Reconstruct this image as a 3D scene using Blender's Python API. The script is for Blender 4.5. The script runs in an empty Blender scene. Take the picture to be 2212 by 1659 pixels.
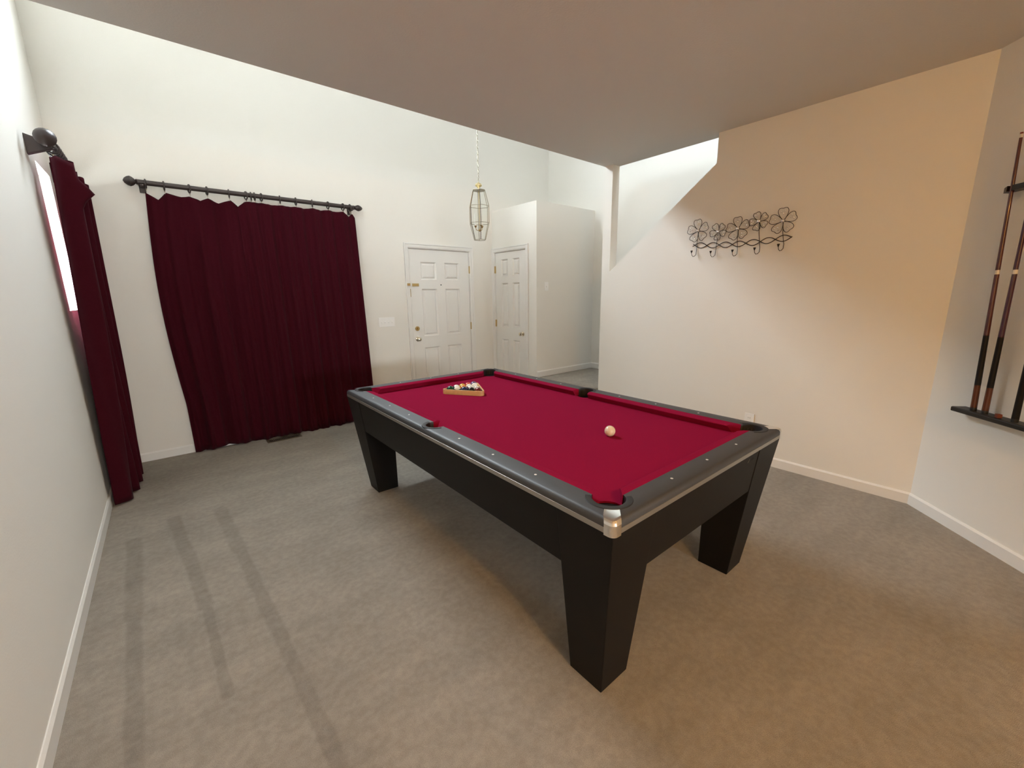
import bpy, bmesh, math, random
from mathutils import Vector, Matrix
random.seed(7)
SC = bpy.context.scene
COL = SC.collection
PI = math.pi

# ------------------------------------------------------------------ camera
F_PX, YAW, PITCH, ROLL, CAM_H = 895.5154, 0.6907, -0.2124, -0.0135, 1.4911
cam_d = bpy.data.cameras.new('camera')
cam_d.sensor_fit = 'HORIZONTAL'
cam_d.sensor_width = 36.0
cam_d.lens = F_PX / 2212.0 * 36.0
cam_d.clip_start = 0.02
cam = bpy.data.objects.new('camera', cam_d)
COL.objects.link(cam)
_f = Vector((math.sin(YAW)*math.cos(PITCH), math.cos(YAW)*math.cos(PITCH), math.sin(PITCH)))
_r = Vector((math.cos(YAW), -math.sin(YAW), 0))
_u = _r.cross(_f)
_r2 = _r*math.cos(ROLL) + _u*math.sin(ROLL)
_u2 = -_r*math.sin(ROLL) + _u*math.cos(ROLL)
M = Matrix((( _r2.x, _u2.x, -_f.x, 0), (_r2.y, _u2.y, -_f.y, 0), (_r2.z, _u2.z, -_f.z, CAM_H), (0, 0, 0, 1)))
cam.matrix_world = M
SC.camera = cam

# ------------------------------------------------------------------ light and exposure
SC.view_settings.view_transform = 'Standard'
SC.view_settings.look = 'None'
SC.view_settings.gamma = 1.0
SC.view_settings.use_curve_mapping = False
SC.view_settings.exposure = 1.2
SKY_STRENGTH = 33.0
SKY_COLOR = (0.81, 0.90, 1.0, 1)
world = bpy.data.worlds.new('overcast_sky')
SC.world = world
world.use_nodes = True
wn = world.node_tree.nodes
wn['Background'].inputs[0].default_value = SKY_COLOR
wn['Background'].inputs[1].default_value = SKY_STRENGTH

# room measures (metres): x along the door wall, y into the depth, z up
XL, XR, YB, YS, HC = -0.5039, 3.8855, 5.036, 3.0815, 2.8221
XC, YC, XD, HCL = 3.8208, 4.0894, 4.9611, 2.6489
WT = 0.1156
Y2 = 0.2896                      # corner of right wall and angled wall
ANG = 0.7997
HTOP = 5.2
LAND = 0.3756
DW = Vector((-math.sin(ANG), -math.cos(ANG), 0))     # along the angled wall, away from the corner
DN = Vector((-math.cos(ANG), math.sin(ANG), 0))      # its normal, into the room
CUE_LEN = 2.2
P0 = Vector((XR, Y2, 0))
PE = P0 + DW*CUE_LEN
YREAR = -8.0
# high window in the door wall / window in the left wall
W1 = (0.30, 2.05, 3.90, 4.85)
W3 = (4.25, 4.70, 0.80, 1.30)            # skylight over the stairs: x0, x1, y0, y1
W4 = (1.45, 2.10, 3.72, 4.46)            # unseen loft window, added to brighten the stairwell wall and closet side
W5 = (-0.1, 1.9, 1.25, 2.05)              # unseen window added in the rear wall as daylight fill for the room
W2 = (4.30, 4.78, 1.42, 2.40)

def portal(name, loc, rot, sx, sy):
    d = bpy.data.lights.new(name, 'AREA')
    d.shape = 'RECTANGLE'; d.size = sx; d.size_y = sy
    d.cycles.is_portal = True
    o = bpy.data.objects.new(name, d); COL.objects.link(o)
    o.location = loc; o.rotation_euler = rot
    return o
portal('daylight_portal', ((W1[0]+W1[1])/2, YB+0.13, (W1[2]+W1[3])/2), (-PI/2, 0, 0), W1[1]-W1[0], W1[3]-W1[2])
portal('daylight_portal', (XL-0.13, (W2[0]+W2[1])/2, (W2[2]+W2[3])/2), (0, -PI/2, 0), W2[3]-W2[2], W2[1]-W2[0])

portal('daylight_portal', ((W3[0]+W3[1])/2, (W3[2]+W3[3])/2, HTOP+0.13), (0, 0, 0), W3[1]-W3[0], W3[3]-W3[2])
portal('daylight_portal', ((W5[0]+W5[1])/2, YREAR-0.13, (W5[2]+W5[3])/2), (PI/2, 0, 0), W5[1]-W5[0], W5[3]-W5[2])
portal('daylight_portal', (XL-0.13, (W4[0]+W4[1])/2, (W4[2]+W4[3])/2), (0, -PI/2, 0), W4[3]-W4[2], W4[1]-W4[0])

# ------------------------------------------------------------------ materials
def mat(name, color, rough=0.6, metal=0.0, spec=0.5, noise=None, bump=None, sheen=0.0, coat=0.0, emit=None):
    m = bpy.data.materials.new(name); m.use_nodes = True
    nt = m.node_tree; b = nt.nodes['Principled BSDF']
    b.inputs['Base Color'].default_value = (*color, 1)
    b.inputs['Roughness'].default_value = rough
    b.inputs['Metallic'].default_value = metal
    b.inputs['Specular IOR Level'].default_value = spec
    b.inputs['Sheen Weight'].default_value = sheen
    b.inputs['Coat Weight'].default_value = coat
    tc = None
    if noise or bump:
        tc = nt.nodes.new('ShaderNodeTexCoord')
    if noise:
        sc, amt = noise[0], noise[1]
        n = nt.nodes.new('ShaderNodeTexNoise'); n.inputs['Scale'].default_value = sc; n.inputs['Detail'].default_value = 4
        nt.links.new(tc.outputs['Object'], n.inputs['Vector'])
        mx = nt.nodes.new('ShaderNodeMix'); mx.data_type = 'RGBA'
        mx.inputs[6].default_value = (*[c*(1-amt) for c in color], 1)
        mx.inputs[7].default_value = (*[min(1, c*(1+amt)) for c in color], 1)
        nt.links.new(n.outputs['Fac'], mx.inputs[0])
        nt.links.new(mx.outputs[2], b.inputs['Base Color'])
    if bump:
        sc, st, dist = bump
        n = nt.nodes.new('ShaderNodeTexNoise'); n.inputs['Scale'].default_value = sc; n.inputs['Detail'].default_value = 3
        nt.links.new(tc.outputs['Object'], n.inputs['Vector'])
        bp = nt.nodes.new('ShaderNodeBump'); bp.inputs['Strength'].default_value = st; bp.inputs['Distance'].default_value = dist
        nt.links.new(n.outputs['Fac'], bp.inputs['Height'])
        nt.links.new(bp.outputs['Normal'], b.inputs['Normal'])
    if emit:
        b.inputs['Emission Color'].default_value = (*emit[0], 1)
        b.inputs['Emission Strength'].default_value = emit[1]
    return m

MAT = {}
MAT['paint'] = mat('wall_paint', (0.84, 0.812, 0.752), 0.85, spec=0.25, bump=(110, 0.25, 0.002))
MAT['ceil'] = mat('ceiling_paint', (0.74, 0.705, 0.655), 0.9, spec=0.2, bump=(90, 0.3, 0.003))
MAT['trim'] = mat('white_trim', (0.82, 0.80, 0.76), 0.45)
MAT['doorw'] = mat('door_paint', (0.83, 0.81, 0.77), 0.42)
MAT['brass'] = mat('brass', (0.62, 0.46, 0.22), 0.25, 1.0)
MAT['nickel'] = mat('knob_metal', (0.75, 0.68, 0.55), 0.18, 1.0)
MAT['cloth'] = mat('red_cloth', (0.25, 0.0075, 0.037), 0.95, spec=0.02, noise=(260, 0.10), bump=(900, 0.2, 0.0006))
MAT['rail'] = mat('rail_laminate', (0.022, 0.022, 0.024), 0.55, spec=1.0, bump=(600, 0.08, 0.0004))
MAT['cab'] = mat('cabinet_laminate', (0.0068, 0.0056, 0.0046), 0.5, spec=0.2, noise=(90, 0.15))
MAT['emblem'] = mat('emblem_grey', (0.03, 0.028, 0.025), 0.35)
MAT['liner'] = mat('pocket_rubber', (0.012, 0.012, 0.013), 0.55)
MAT['alu'] = mat('satin_trim', (0.42, 0.40, 0.36), 0.42, 1.0)
MAT['chrome'] = mat('chrome', (0.86, 0.85, 0.83), 0.07, 1.0)
MAT['pearl'] = mat('sight_pearl', (0.9, 0.9, 0.84), 0.25)
MAT['curtain'] = mat('maroon_velvet', (0.046, 0.004, 0.009), 0.95, spec=0.06, noise=(60, 0.12), sheen=0.03)
MAT['rod'] = mat('dark_wood_rod', (0.045, 0.032, 0.030), 0.4)
MAT['plastic'] = mat('white_plastic', (0.92, 0.91, 0.88), 0.3)
MAT['lantern'] = mat('aged_brass', (0.36, 0.32, 0.24), 0.35, 0.9)
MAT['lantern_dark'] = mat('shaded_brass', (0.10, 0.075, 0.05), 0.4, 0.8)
MAT['cap_brass'] = mat('pale_brass', (0.80, 0.68, 0.40), 0.3, 0.9)
MAT['black'] = mat('black_plastic', (0.01, 0.01, 0.01), 0.45)
MAT['wire'] = mat('bronze_wire', (0.05, 0.04, 0.032), 0.45, 0.6)
MAT['gem'] = mat('silver_bead', (0.97, 0.96, 0.95), 0.13, 1.0)
MAT['maple'] = mat('maple_wood', (0.62, 0.36, 0.15), 0.4, noise=(40, 0.2))
MAT['cueball'] = mat('ivory_ball', (0.80, 0.66, 0.46), 0.12, coat=0.4)
MAT['vent'] = mat('brown_metal', (0.13, 0.10, 0.07), 0.4, 0.3)
MAT['rackwood'] = mat('ebony_wood', (0.012, 0.009, 0.007), 0.4)
MAT['cue_red'] = mat('cue_mahogany', (0.085, 0.018, 0.018), 0.25, coat=0.3, noise=(30, 0.3))
MAT['cue_purple'] = mat('cue_purple', (0.055, 0.010, 0.030), 0.25, coat=0.3, noise=(30, 0.3))
MAT['cue_black'] = mat('cue_black', (0.006, 0.005, 0.006), 0.5, spec=0.25)
MAT['cue_butt'] = mat('cue_butt_brown', (0.10, 0.028, 0.012), 0.25, coat=0.3)
MAT['ferrule'] = mat('cue_ivory', (0.72, 0.66, 0.60), 0.3)
MAT['chalk'] = mat('chalk_red', (0.22, 0.06, 0.04), 0.9)
MAT['candle'] = mat('candle_sleeve', (0.80, 0.78, 0.72), 0.5)
MAT['concrete'] = mat('outdoor_concrete', (0.30, 0.29, 0.27), 0.9, noise=(3, 0.15))

def glass_mat(name, gloss, tint):
    m = bpy.data.materials.new(name); m.use_nodes = True
    nt = m.node_tree; nt.nodes.remove(nt.nodes['Principled BSDF'])
    out = nt.nodes['Material Output']
    t = nt.nodes.new('ShaderNodeBsdfTransparent'); t.inputs[0].default_value = (*tint, 1)
    g = nt.nodes.new('ShaderNodeBsdfGlossy'); g.inputs['Roughness'].default_value = 0.02
    fr = nt.nodes.new('ShaderNodeFresnel'); fr.inputs['IOR'].default_value = gloss
    mx = nt.nodes.new('ShaderNodeMixShader')
    geo = nt.nodes.new('ShaderNodeNewGeometry')
    front = nt.nodes.new('ShaderNodeMath'); front.operation = 'SUBTRACT'; front.inputs[0].default_value = 1
    nt.links.new(geo.outputs['Backfacing'], front.inputs[1])
    ml = nt.nodes.new('ShaderNodeMath'); ml.operation = 'MULTIPLY'
    nt.links.new(fr.outputs[0], ml.inputs[0]); nt.links.new(front.outputs[0], ml.inputs[1])
    nt.links.new(ml.outputs[0], mx.inputs[0]); nt.links.new(t.outputs[0], mx.inputs[1]); nt.links.new(g.outputs[0], mx.inputs[2])
    nt.links.new(mx.outputs[0], out.inputs[0])
    return m
MAT['glass'] = glass_mat('clear_pane', 1.4, (0.97, 0.98, 0.97))

def lamp_glass():
    m = mat('lamp_glass', (0.9, 0.85, 0.75), 0.4, emit=((1.0, 0.52, 0.13), 126.0))
    return m
MAT['lampglass'] = lamp_glass()

def carpet_mat():
    m = mat('grey_carpet', (0.40, 0.36, 0.31), 0.97, spec=0.05, sheen=0.1)
    nt = m.node_tree; b = nt.nodes['Principled BSDF']
    tc = nt.nodes.new('ShaderNodeTexCoord')
    def noise(scale, detail, vec=None, rough=0.6):
        n = nt.nodes.new('ShaderNodeTexNoise'); n.inputs['Scale'].default_value = scale
        n.inputs['Detail'].default_value = detail; n.inputs['Roughness'].default_value = rough
        nt.links.new(vec or tc.outputs['Object'], n.inputs['Vector']); return n
    def math_(op, a, bb=None, c=None):
        n = nt.nodes.new('ShaderNodeMath'); n.operation = op
        for i, v in enumerate((a, bb, c)):
            if v is None: continue
            if isinstance(v, (int, float)): n.inputs[i].default_value = v
            else: nt.links.new(v, n.inputs[i])
        return n.outputs[0]
    def mrange(v, a, bb, lo, hi):
        n = nt.nodes.new('ShaderNodeMapRange'); n.interpolation_type = 'SMOOTHSTEP'
        nt.links.new(v, n.inputs[0])
        for i, x in enumerate((a, bb, lo, hi)): n.inputs[i+1].default_value = x
        return n.outputs[0]
    fine = noise(420, 3)
    patch = noise(2.6, 5)
    # pile brushed in bands by the vacuum cleaner
    mp = nt.nodes.new('ShaderNodeMapping'); mp.inputs['Scale'].default_value = (0.7, 4.2, 1)
    mp.inputs['Rotation'].default_value = (0, 0, 0.10)
    nt.links.new(tc.outputs['Object'], mp.inputs['Vector'])
    bands = noise(1.6, 5, mp.outputs[0])
    clump = noise(30, 6)
    v = math_('MULTIPLY', mrange(fine.outputs['Fac'], 0.3, 0.7, 0.80, 1.18), mrange(patch.outputs['Fac'], 0.3, 0.7, 0.93, 1.07))
    v = math_('MULTIPLY', v, mrange(bands.outputs['Fac'], 0.3, 0.7, 0.94, 1.05))
    v = math_('MULTIPLY', v, mrange(clump.outputs['Fac'], 0.3, 0.7, 0.90, 1.09))
    # wheel tracks left in the pile: capsules along measured lines on the floor
    sep = nt.nodes.new('ShaderNodeSeparateXYZ'); nt.links.new(tc.outputs['Object'], sep.inputs[0])
    wob = noise(5, 2)
    X, Y = sep.outputs[0], sep.outputs[1]
    tracks = [((-0.347, 3.35), (-0.318, 2.5), 0.036, 0.82), ((-0.318, 2.55), (-0.286, 1.6), 0.028, 0.82), ((-0.286, 1.65), (-0.270, 0.5), 0.024, 0.84),
              ((-0.150, 3.53), (-0.090, 2.9), 0.034, 0.82), ((-0.090, 2.95), (-0.045, 2.35), 0.032, 0.82), ((-0.045, 2.4), (-0.019, 1.72), 0.020, 0.83),
              ((0.112, 3.47), (0.150, 2.8), 0.040, 0.84), ((0.150, 2.85), (0.196, 1.95), 0.030, 0.83), ((0.196, 2.0), (0.240, 0.9), 0.026, 0.84)]
    low = None
    for (a, c, r, dk) in tracks:
        dx, dy = c[0]-a[0], c[1]-a[1]; L2 = dx*dx+dy*dy
        px = math_('SUBTRACT', X, a[0]); py = math_('SUBTRACT', Y, a[1])
        t = math_('MULTIPLY_ADD', px, dx/L2, math_('MULTIPLY', py, dy/L2))
        n = nt.nodes.new('ShaderNodeClamp'); nt.links.new(t, n.inputs[0]); t = n.outputs[0]
        ex = math_('SUBTRACT', px, math_('MULTIPLY', t, dx)); ey = math_('SUBTRACT', py, math_('MULTIPLY', t, dy))
        dd = math_('SQRT', math_('ADD', math_('MULTIPLY', ex, ex), math_('MULTIPLY', ey, ey)))
        dd = math_('MULTIPLY_ADD', math_('SUBTRACT', wob.outputs['Fac'], 0.5), 0.024, dd)
        m1 = mrange(dd, r*0.7, r*1.3, dk, 1.0)
        low = m1 if low is None else math_('MINIMUM', low, m1)
    v = math_('MULTIPLY', v, low)
    mx = nt.nodes.new('ShaderNodeMix'); mx.data_type = 'RGBA'; mx.blend_type = 'MULTIPLY'
    mx.inputs[0].default_value = 1
    mx.inputs[6].default_value = (0.33, 0.295, 0.252, 1)
    nt.links.new(v, mx.inputs[7]); nt.links.new(mx.outputs[2], b.inputs['Base Color'])
    hb = math_('ADD', math_('MULTIPLY', fine.outputs['Fac'], 0.6), math_('MULTIPLY', clump.outputs['Fac'], 0.8))
    bp = nt.nodes.new('ShaderNodeBump'); bp.inputs['Strength'].default_value = 0.55; bp.inputs['Distance'].default_value = 0.012
    nt.links.new(hb, bp.inputs['Height']); nt.links.new(bp.outputs['Normal'], b.inputs['Normal'])
    return m
MAT['carpet'] = carpet_mat()

def ball_mat(name, color, stripe):
    m = mat(name, color, 0.1, coat=0.5)
    nt = m.node_tree; b = nt.nodes['Principled BSDF']
    tc = nt.nodes.new('ShaderNodeTexCoord')
    nm = nt.nodes.new('ShaderNodeVectorMath'); nm.operation = 'NORMALIZE'
    nt.links.new(tc.outputs['Object'], nm.inputs[0])
    sp = nt.nodes.new('ShaderNodeSeparateXYZ'); nt.links.new(nm.outputs[0], sp.inputs[0])
    def m_(op, a, v):
        n = nt.nodes.new('ShaderNodeMath'); n.operation = op; nt.links.new(a, n.inputs[0]); n.inputs[1].default_value = v; return n.outputs[0]
    ab = nt.nodes.new('ShaderNodeMath'); ab.operation = 'ABSOLUTE'; nt.links.new(sp.outputs[2], ab.inputs[0])
    ay = nt.nodes.new('ShaderNodeMath'); ay.operation = 'ABSOLUTE'; nt.links.new(sp.outputs[1], ay.inputs[0])
    dot = m_('GREATER_THAN', ay.outputs[0], 0.90)
    white = (0.80, 0.74, 0.62, 1)
    mx = nt.nodes.new('ShaderNodeMix'); mx.data_type = 'RGBA'
    mx.inputs[6].default_value = (*color, 1); mx.inputs[7].default_value = white
    if stripe:
        st = m_('GREATER_THAN', ab.outputs[0], 0.52)
        mm = nt.nodes.new('ShaderNodeMath'); mm.operation = 'MAXIMUM'
        nt.links.new(st, mm.inputs[0]); nt.links.new(dot, mm.inputs[1]); nt.links.new(mm.outputs[0], mx.inputs[0])
    else:
        nt.links.new(dot, mx.inputs[0])
    nt.links.new(mx.outputs[2], b.inputs['Base Color'])
    return m

# ------------------------------------------------------------------ mesh helpers
class MB:
    def __init__(self): self.bm = bmesh.new()
    def quad(self, pts):
        vs = [self.bm.verts.new(p) for p in pts]; return self.bm.faces.new(vs)
    def box(self, x0, x1, y0, y1, z0, z1):
        v = [self.bm.verts.new(p) for p in ((x0,y0,z0),(x1,y0,z0),(x1,y1,z0),(x0,y1,z0),(x0,y0,z1),(x1,y0,z1),(x1,y1,z1),(x0,y1,z1))]
        for f in ((3,2,1,0),(4,5,6,7),(0,1,5,4),(1,2,6,5),(2,3,7,6),(3,0,4,7)): self.bm.faces.new([v[i] for i in f])
        return self
    def prism(self, poly, fn, a, b):
        # poly: list of 2d points, fn(u, v, w) -> 3d point, extruded from w=a to w=b
        lo = [self.bm.verts.new(fn(p[0], p[1], a)) for p in poly]
        hi = [self.bm.verts.new(fn(p[0], p[1], b)) for p in poly]
        n = len(poly)
        self.bm.faces.new(lo[::-1]); self.bm.faces.new(hi)
        for i in range(n): self.bm.faces.new((lo[i], lo[(i+1) % n], hi[(i+1) % n], hi[i]))
        return self
    def loft(self, loops, cap0=True, cap1=True, closed=True):
        rows = [[self.bm.verts.new(p) for p in lp] for lp in loops]
        n = len(rows[0])
        for a, b in zip(rows, rows[1:]):
            for i in range(n if closed else n-1):
                self.bm.faces.new((a[i], a[(i+1) % n], b[(i+1) % n], b[i]))
        if cap0: self.bm.faces.new(rows[0][::-1])
        if cap1: self.bm.faces.new(rows[-1])
        return rows
    def tube(self, pts, r, n=8, closed=False, caps=True):
        pts = [Vector(p) for p in pts]; rows = []; N = len(pts)
        rr = r if isinstance(r, (list, tuple)) else [r]*N
        prev = None
        for i, p in enumerate(pts):
            if closed: t = (pts[(i+1) % N]-pts[i-1])
            else: t = pts[min(i+1, N-1)]-pts[max(i-1, 0)]
            t.normalize()
            if prev is None:
                a = Vector((0,0,1)) if abs(t.z) < 0.9 else Vector((1,0,0))
                nn = t.cross(a).normalized()
            else:
                nn = (prev - t*prev.dot(t)).normalized()
            prev = nn; bb = t.cross(nn)
            rows.append([p + (nn*math.cos(2*PI*k/n)+bb*math.sin(2*PI*k/n))*rr[i] for k in range(n)])
        if closed: 
            vr = [[self.bm.verts.new(q) for q in row] for row in rows]
            for i in range(N):
                a, b = vr[i], vr[(i+1) % N]
                for k in range(n): self.bm.faces.new((a[k], a[(k+1) % n], b[(k+1) % n], b[k]))
        else: self.loft(rows, caps, caps)
        return self
    def lathe(self, prof, n=20, c=(0,0,0), axis='z'):
        def P(r, h, k):
            x, y = r*math.cos(2*PI*k/n), r*math.sin(2*PI*k/n)
            if axis == 'z': q = (x, y, h)
            elif axis == 'x': q = (h, x, y)
            else: q = (y, h, x)
            return (q[0]+c[0], q[1]+c[1], q[2]+c[2])
        self.loft([[P(max(r, 1e-5), h, k) for k in range(n)] for r, h in prof]); return self
    def sphere(self, c, r, n=16, m=10, sc=(1,1,1)):
        prof = [(r*math.sin(PI*i/m), -r*math.cos(PI*i/m)) for i in range(m+1)]
        rows = [[(c[0]+max(q,1e-6)*math.cos(2*PI*k/n)*sc[0], c[1]+max(q,1e-6)*math.sin(2*PI*k/n)*sc[1], c[2]+h*sc[2]) for k in range(n)] for q, h in prof]
        self.loft(rows); return self
    def build(self, name, m, parent=None, smooth=False, bevel=0, weld=True):
        if weld: bmesh.ops.remove_doubles(self.bm, verts=self.bm.verts, dist=2e-6)
        bmesh.ops.recalc_face_normals(self.bm, faces=self.bm.faces)
        me = bpy.data.meshes.new(name); self.bm.to_mesh(me); self.bm.free()
        me.materials.append(MAT[m] if isinstance(m, str) else m)
        o = bpy.data.objects.new(name, me); COL.objects.link(o)
        if smooth:
            me.polygons.foreach_set('use_smooth', [True]*len(me.polygons))
            if smooth != 'all': me.set_sharp_from_angle(angle=math.radians(40))
        if parent: o.parent = parent
        if bevel:
            md = o.modifiers.new('edge', 'BEVEL'); md.width = bevel; md.segments = 2; md.limit_method = 'ANGLE'
        return o

def tag(o, label, cat=None, group=None, kind=None):
    o['label'] = label
    if cat: o['category'] = cat
    if group: o['group'] = group
    if kind: o['kind'] = kind
    return o
def thing(name, label, cat, loc=(0,0,0), rot=(0,0,0), group=None, kind=None):
    o = bpy.data.objects.new(name, None); COL.objects.link(o)
    o.empty_display_size = 0.1; o.location = loc; o.rotation_euler = rot
    return tag(o, label, cat, group, kind)
def struct(o, label, cat): return tag(o, label, cat, kind='structure')

def slab(mb, fn, ss, zs, hole, t):
    """wall slab: fn(s, z, w) -> point; grid lines ss, zs; hole(i, j) True where open; thickness t"""
    ni, nj = len(ss)-1, len(zs)-1
    solid = lambda i, j: 0 <= i < ni and 0 <= j < nj and not hole((ss[i]+ss[i+1])/2, (zs[j]+zs[j+1])/2)
    for i in range(ni):
        for j in range(nj):
            if not solid(i, j): continue
            a, b, c, d = ss[i], ss[i+1], zs[j], zs[j+1]
            mb.quad([fn(a,c,0), fn(b,c,0), fn(b,d,0), fn(a,d,0)])
            mb.quad([fn(a,c,t), fn(a,d,t), fn(b,d,t), fn(b,c,t)])
            if not solid(i-1, j): mb.quad([fn(a,c,0), fn(a,d,0), fn(a,d,t), fn(a,c,t)])
            if not solid(i+1, j): mb.quad([fn(b,c,0), fn(b,c,t), fn(b,d,t), fn(b,d,0)])
            if not solid(i, j-1): mb.quad([fn(a,c,0), fn(a,c,t), fn(b,c,t), fn(b,c,0)])
            if not solid(i, j+1): mb.quad([fn(a,d,0), fn(b,d,0), fn(b,d,t), fn(a,d,t)])
    return mb

# ------------------------------------------------------------------ the room
TH = 0.14
# floor
mb = MB(); mb.box(XL-0.3, XD+0.3, YREAR-0.3, YB+0.3, -0.08, 0.0)
struct(mb.build('floor', 'carpet'), 'grey brown cut pile carpet with vacuum tracks across the room', 'floor')
mb = MB(); mb.box(-30, 30, -30, 40, -0.35, -0.2)
struct(mb.build('ground', 'concrete'), 'pale concrete ground outside the house', 'ground')

# wall with the front door (back of the photo)
D1 = (2.4937, 2.4937+0.9156, 2.0811)
def bw(s, z, w): return (s, YB+w, z)
def hole_b(s, z):
    return (W1[0] < s < W1[1] and W1[2] < z < W1[3]) or (D1[0]-0.02 < s < D1[1]+0.02 and z < D1[2]+0.02)
mb = slab(MB(), bw, [XL-TH, W1[0], W1[1], D1[0]-0.02, D1[1]+0.02, XD+TH], [-0.05, D1[2]+0.02, W1[2], W1[3], HTOP], hole_b, TH)
struct(mb.build('wall_back', 'paint'), 'tall off-white wall with the front door and red curtains', 'wall')
# left wall
def lw(s, z, w): return (XL-w, s, z)
mb = slab(MB(), lw, [YREAR, W4[0], W4[1], W2[0], W2[1], YB], [-0.05, W2[2], W2[3], W4[2], W4[3], HTOP],
          lambda s, z: (W2[0] < s < W2[1] and W2[2] < z < W2[3]) or (W4[0] < s < W4[1] and W4[2] < z < W4[3]), TH)
struct(mb.build('wall_left', 'paint'), 'off-white wall close to the camera with a curtained window', 'wall')
# right wall with the slanted opening onto the stairs
O1 = (2.9744, 1.7253); O2 = (1.8708, 2.5816)
poly = [(Y2, 0), (YS, 0), (YS, HC), (O1[0], HC), (O1[0], O1[1]), (O2[0], O2[1]), (O2[0], HC), (Y2, HC)]
mb = MB(); mb.prism(poly, lambda a, b, w: (XR+w, a, b), 0, WT)
struct(mb.build('wall_right', 'paint'), 'off-white wall with slanted stair opening and flower hooks', 'wall')
# angled wall that carries the cue rack
mb = MB()
def aw(s, z, w):
    p = P0 + DW*s - DN*w; return (p.x, p.y, z)
slab(mb, aw, [0, CUE_LEN], [-0.05, HC], lambda s, z: False, TH)
struct(mb.build('wall_angled', 'paint'), 'angled off-white wall carrying the cue rack at right', 'wall')
# rest of the room behind the camera
mb = MB(); mb.box(PE.x, PE.x+TH, YREAR, PE.y, -0.05, HC)
struct(mb.build('wall_side', 'paint'), 'off-white side wall behind the camera', 'wall')
def rw(s, z, w): return (s, YREAR-w, z)
mb = slab(MB(), rw, [XL-TH, W5[0], W5[1], PE.x+TH], [-0.05, W5[2], W5[3], HC], lambda s, z: W5[0] < s < W5[1] and W5[2] < z < W5[3], TH)
struct(mb.build('wall_rear', 'paint'), 'off-white rear wall behind the camera', 'wall')
# ceiling over the table part of the room
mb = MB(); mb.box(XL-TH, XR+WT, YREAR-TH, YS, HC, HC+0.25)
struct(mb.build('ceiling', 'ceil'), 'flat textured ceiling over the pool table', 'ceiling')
def cl(s, y, w): return (s, y, HTOP+w)
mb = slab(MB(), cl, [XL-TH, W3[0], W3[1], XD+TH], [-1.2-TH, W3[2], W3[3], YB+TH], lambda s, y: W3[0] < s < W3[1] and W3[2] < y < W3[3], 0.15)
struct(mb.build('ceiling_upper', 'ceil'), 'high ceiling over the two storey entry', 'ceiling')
# the loft above the flat ceiling is open to the entry
mb = MB(); mb.box(XL, XR+WT, -1.2, YS, HC+0.25, HC+0.27)
struct(mb.build('floor_loft', 'carpet'), 'carpeted loft floor above the flat ceiling', 'floor')
mb = MB(); mb.box(XL-TH, XR+WT, -1.2-TH, -1.2, HC+0.25, HTOP)
struct(mb.build('wall_loft', 'paint'), 'rear wall of the open loft above the flat ceiling', 'wall')
# stairwell wall and its end
mb = MB(); mb.box(XD, XD+TH, -1.2, YB, -0.05, HTOP)
struct(mb.build('wall_stair', 'paint'), 'tall bright stairwell wall seen beyond the slanted opening', 'wall')
mb = MB(); mb.box(XR+WT, XD, -1.2-TH, -1.2, -0.05, HTOP)
mb.box(XR, XR+WT, -1.2, Y2, -0.05, HC)
struct(mb.build('wall_stair_end', 'paint'), 'wall closing the stairwell at its upper end', 'wall')
# closet block with its ledge
CD = (4.9825-0.6742, 4.9825, 2.0811)
def cw(s, z, w): return (XC+w, s, z)
mb = slab(MB(), cw, [YC, CD[0]-0.015, CD[1]+0.015, YB], [-0.05, CD[2]+0.015, HCL],
          lambda s, z: CD[0]-0.015 < s < CD[1]+0.015 and z < CD[2]+0.015, 0.11)
mb.box(XC+0.11, XD, YC, YC+0.11, -0.05, HCL)
mb.box(XC+0.11, XD, YC+0.11, YB, HCL-0.08, HCL)
struct(mb.build('wall_closet', 'paint'), 'off-white closet block with flat ledge beside the front door', 'wall')

# landing and stairs
st = thing('staircase', 'carpeted landing and steps behind the right wall', 'stairs', (XC, YS, 0), kind='structure')
def step(name, x0, x1, y0, y1, z0, z1):
    mb = MB(); r = 0.015
    mb.box(x0-XC, x1-XC, y0-YS, y1-YS, z0, z1)
    return mb.build(name, 'carpet', st, bevel=0.012)
step('landing', XC+0.03, XD-0.013, YS+0.02, YC-0.013, 0.0, LAND)
step('step', XC-0.24, XC+0.03, YS+0.02, YC-0.02, 0.0, LAND/2)
for k in range(11):
    y1 = YS+0.02-0.25*k
    step('step', XR+WT, XD-0.002, y1-0.25, y1, LAND+0.188*k-0.1, LAND+0.188*(k+1))

# baseboards
BH, BT = 0.082, 0.012
def bb_profile(): return [(0, 0), (BT, 0), (BT, BH-0.012), (0.004, BH), (0, BH)]
def baseboard(name, label, o, d, n, L, z=0.0):
    mb = MB(); o, d, n = Vector(o), Vector(d), Vector(n)
    mb.prism(bb_profile(), lambda a, b, w: tuple(o+n*a+d*w+Vector((0,0,b+z))), 0, L)
    return struct(mb.build(name, 'trim'), label, 'baseboard')
baseboard('baseboard_left', 'white baseboard along the left wall', (XL, YREAR, 0), (0,1,0), (1,0,0), YB-YREAR)
baseboard('baseboard_back', 'white baseboard under the red curtains', (XL, YB, 0), (1,0,0), (0,-1,0), D1[0]-0.075-XL)
baseboard('baseboard_door', 'short white baseboard right of the front door', (D1[1]+0.075, YB, 0), (1,0,0), (0,-1,0), XC-D1[1]-0.075)
baseboard('baseboard_right', 'white baseboard along the wall with flower hooks', (XR, Y2, 0), (0,1,0), (-1,0,0), YS-Y2)
baseboard('baseboard_angled', 'white baseboard below the cue rack', P0, DW, DN, CUE_LEN)
baseboard('baseboard_closet', 'white baseboard on the landing below the light switch', (XC, YC, 0), (1,0,0), (0,-1,0), XD-XC, LAND)
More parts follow.
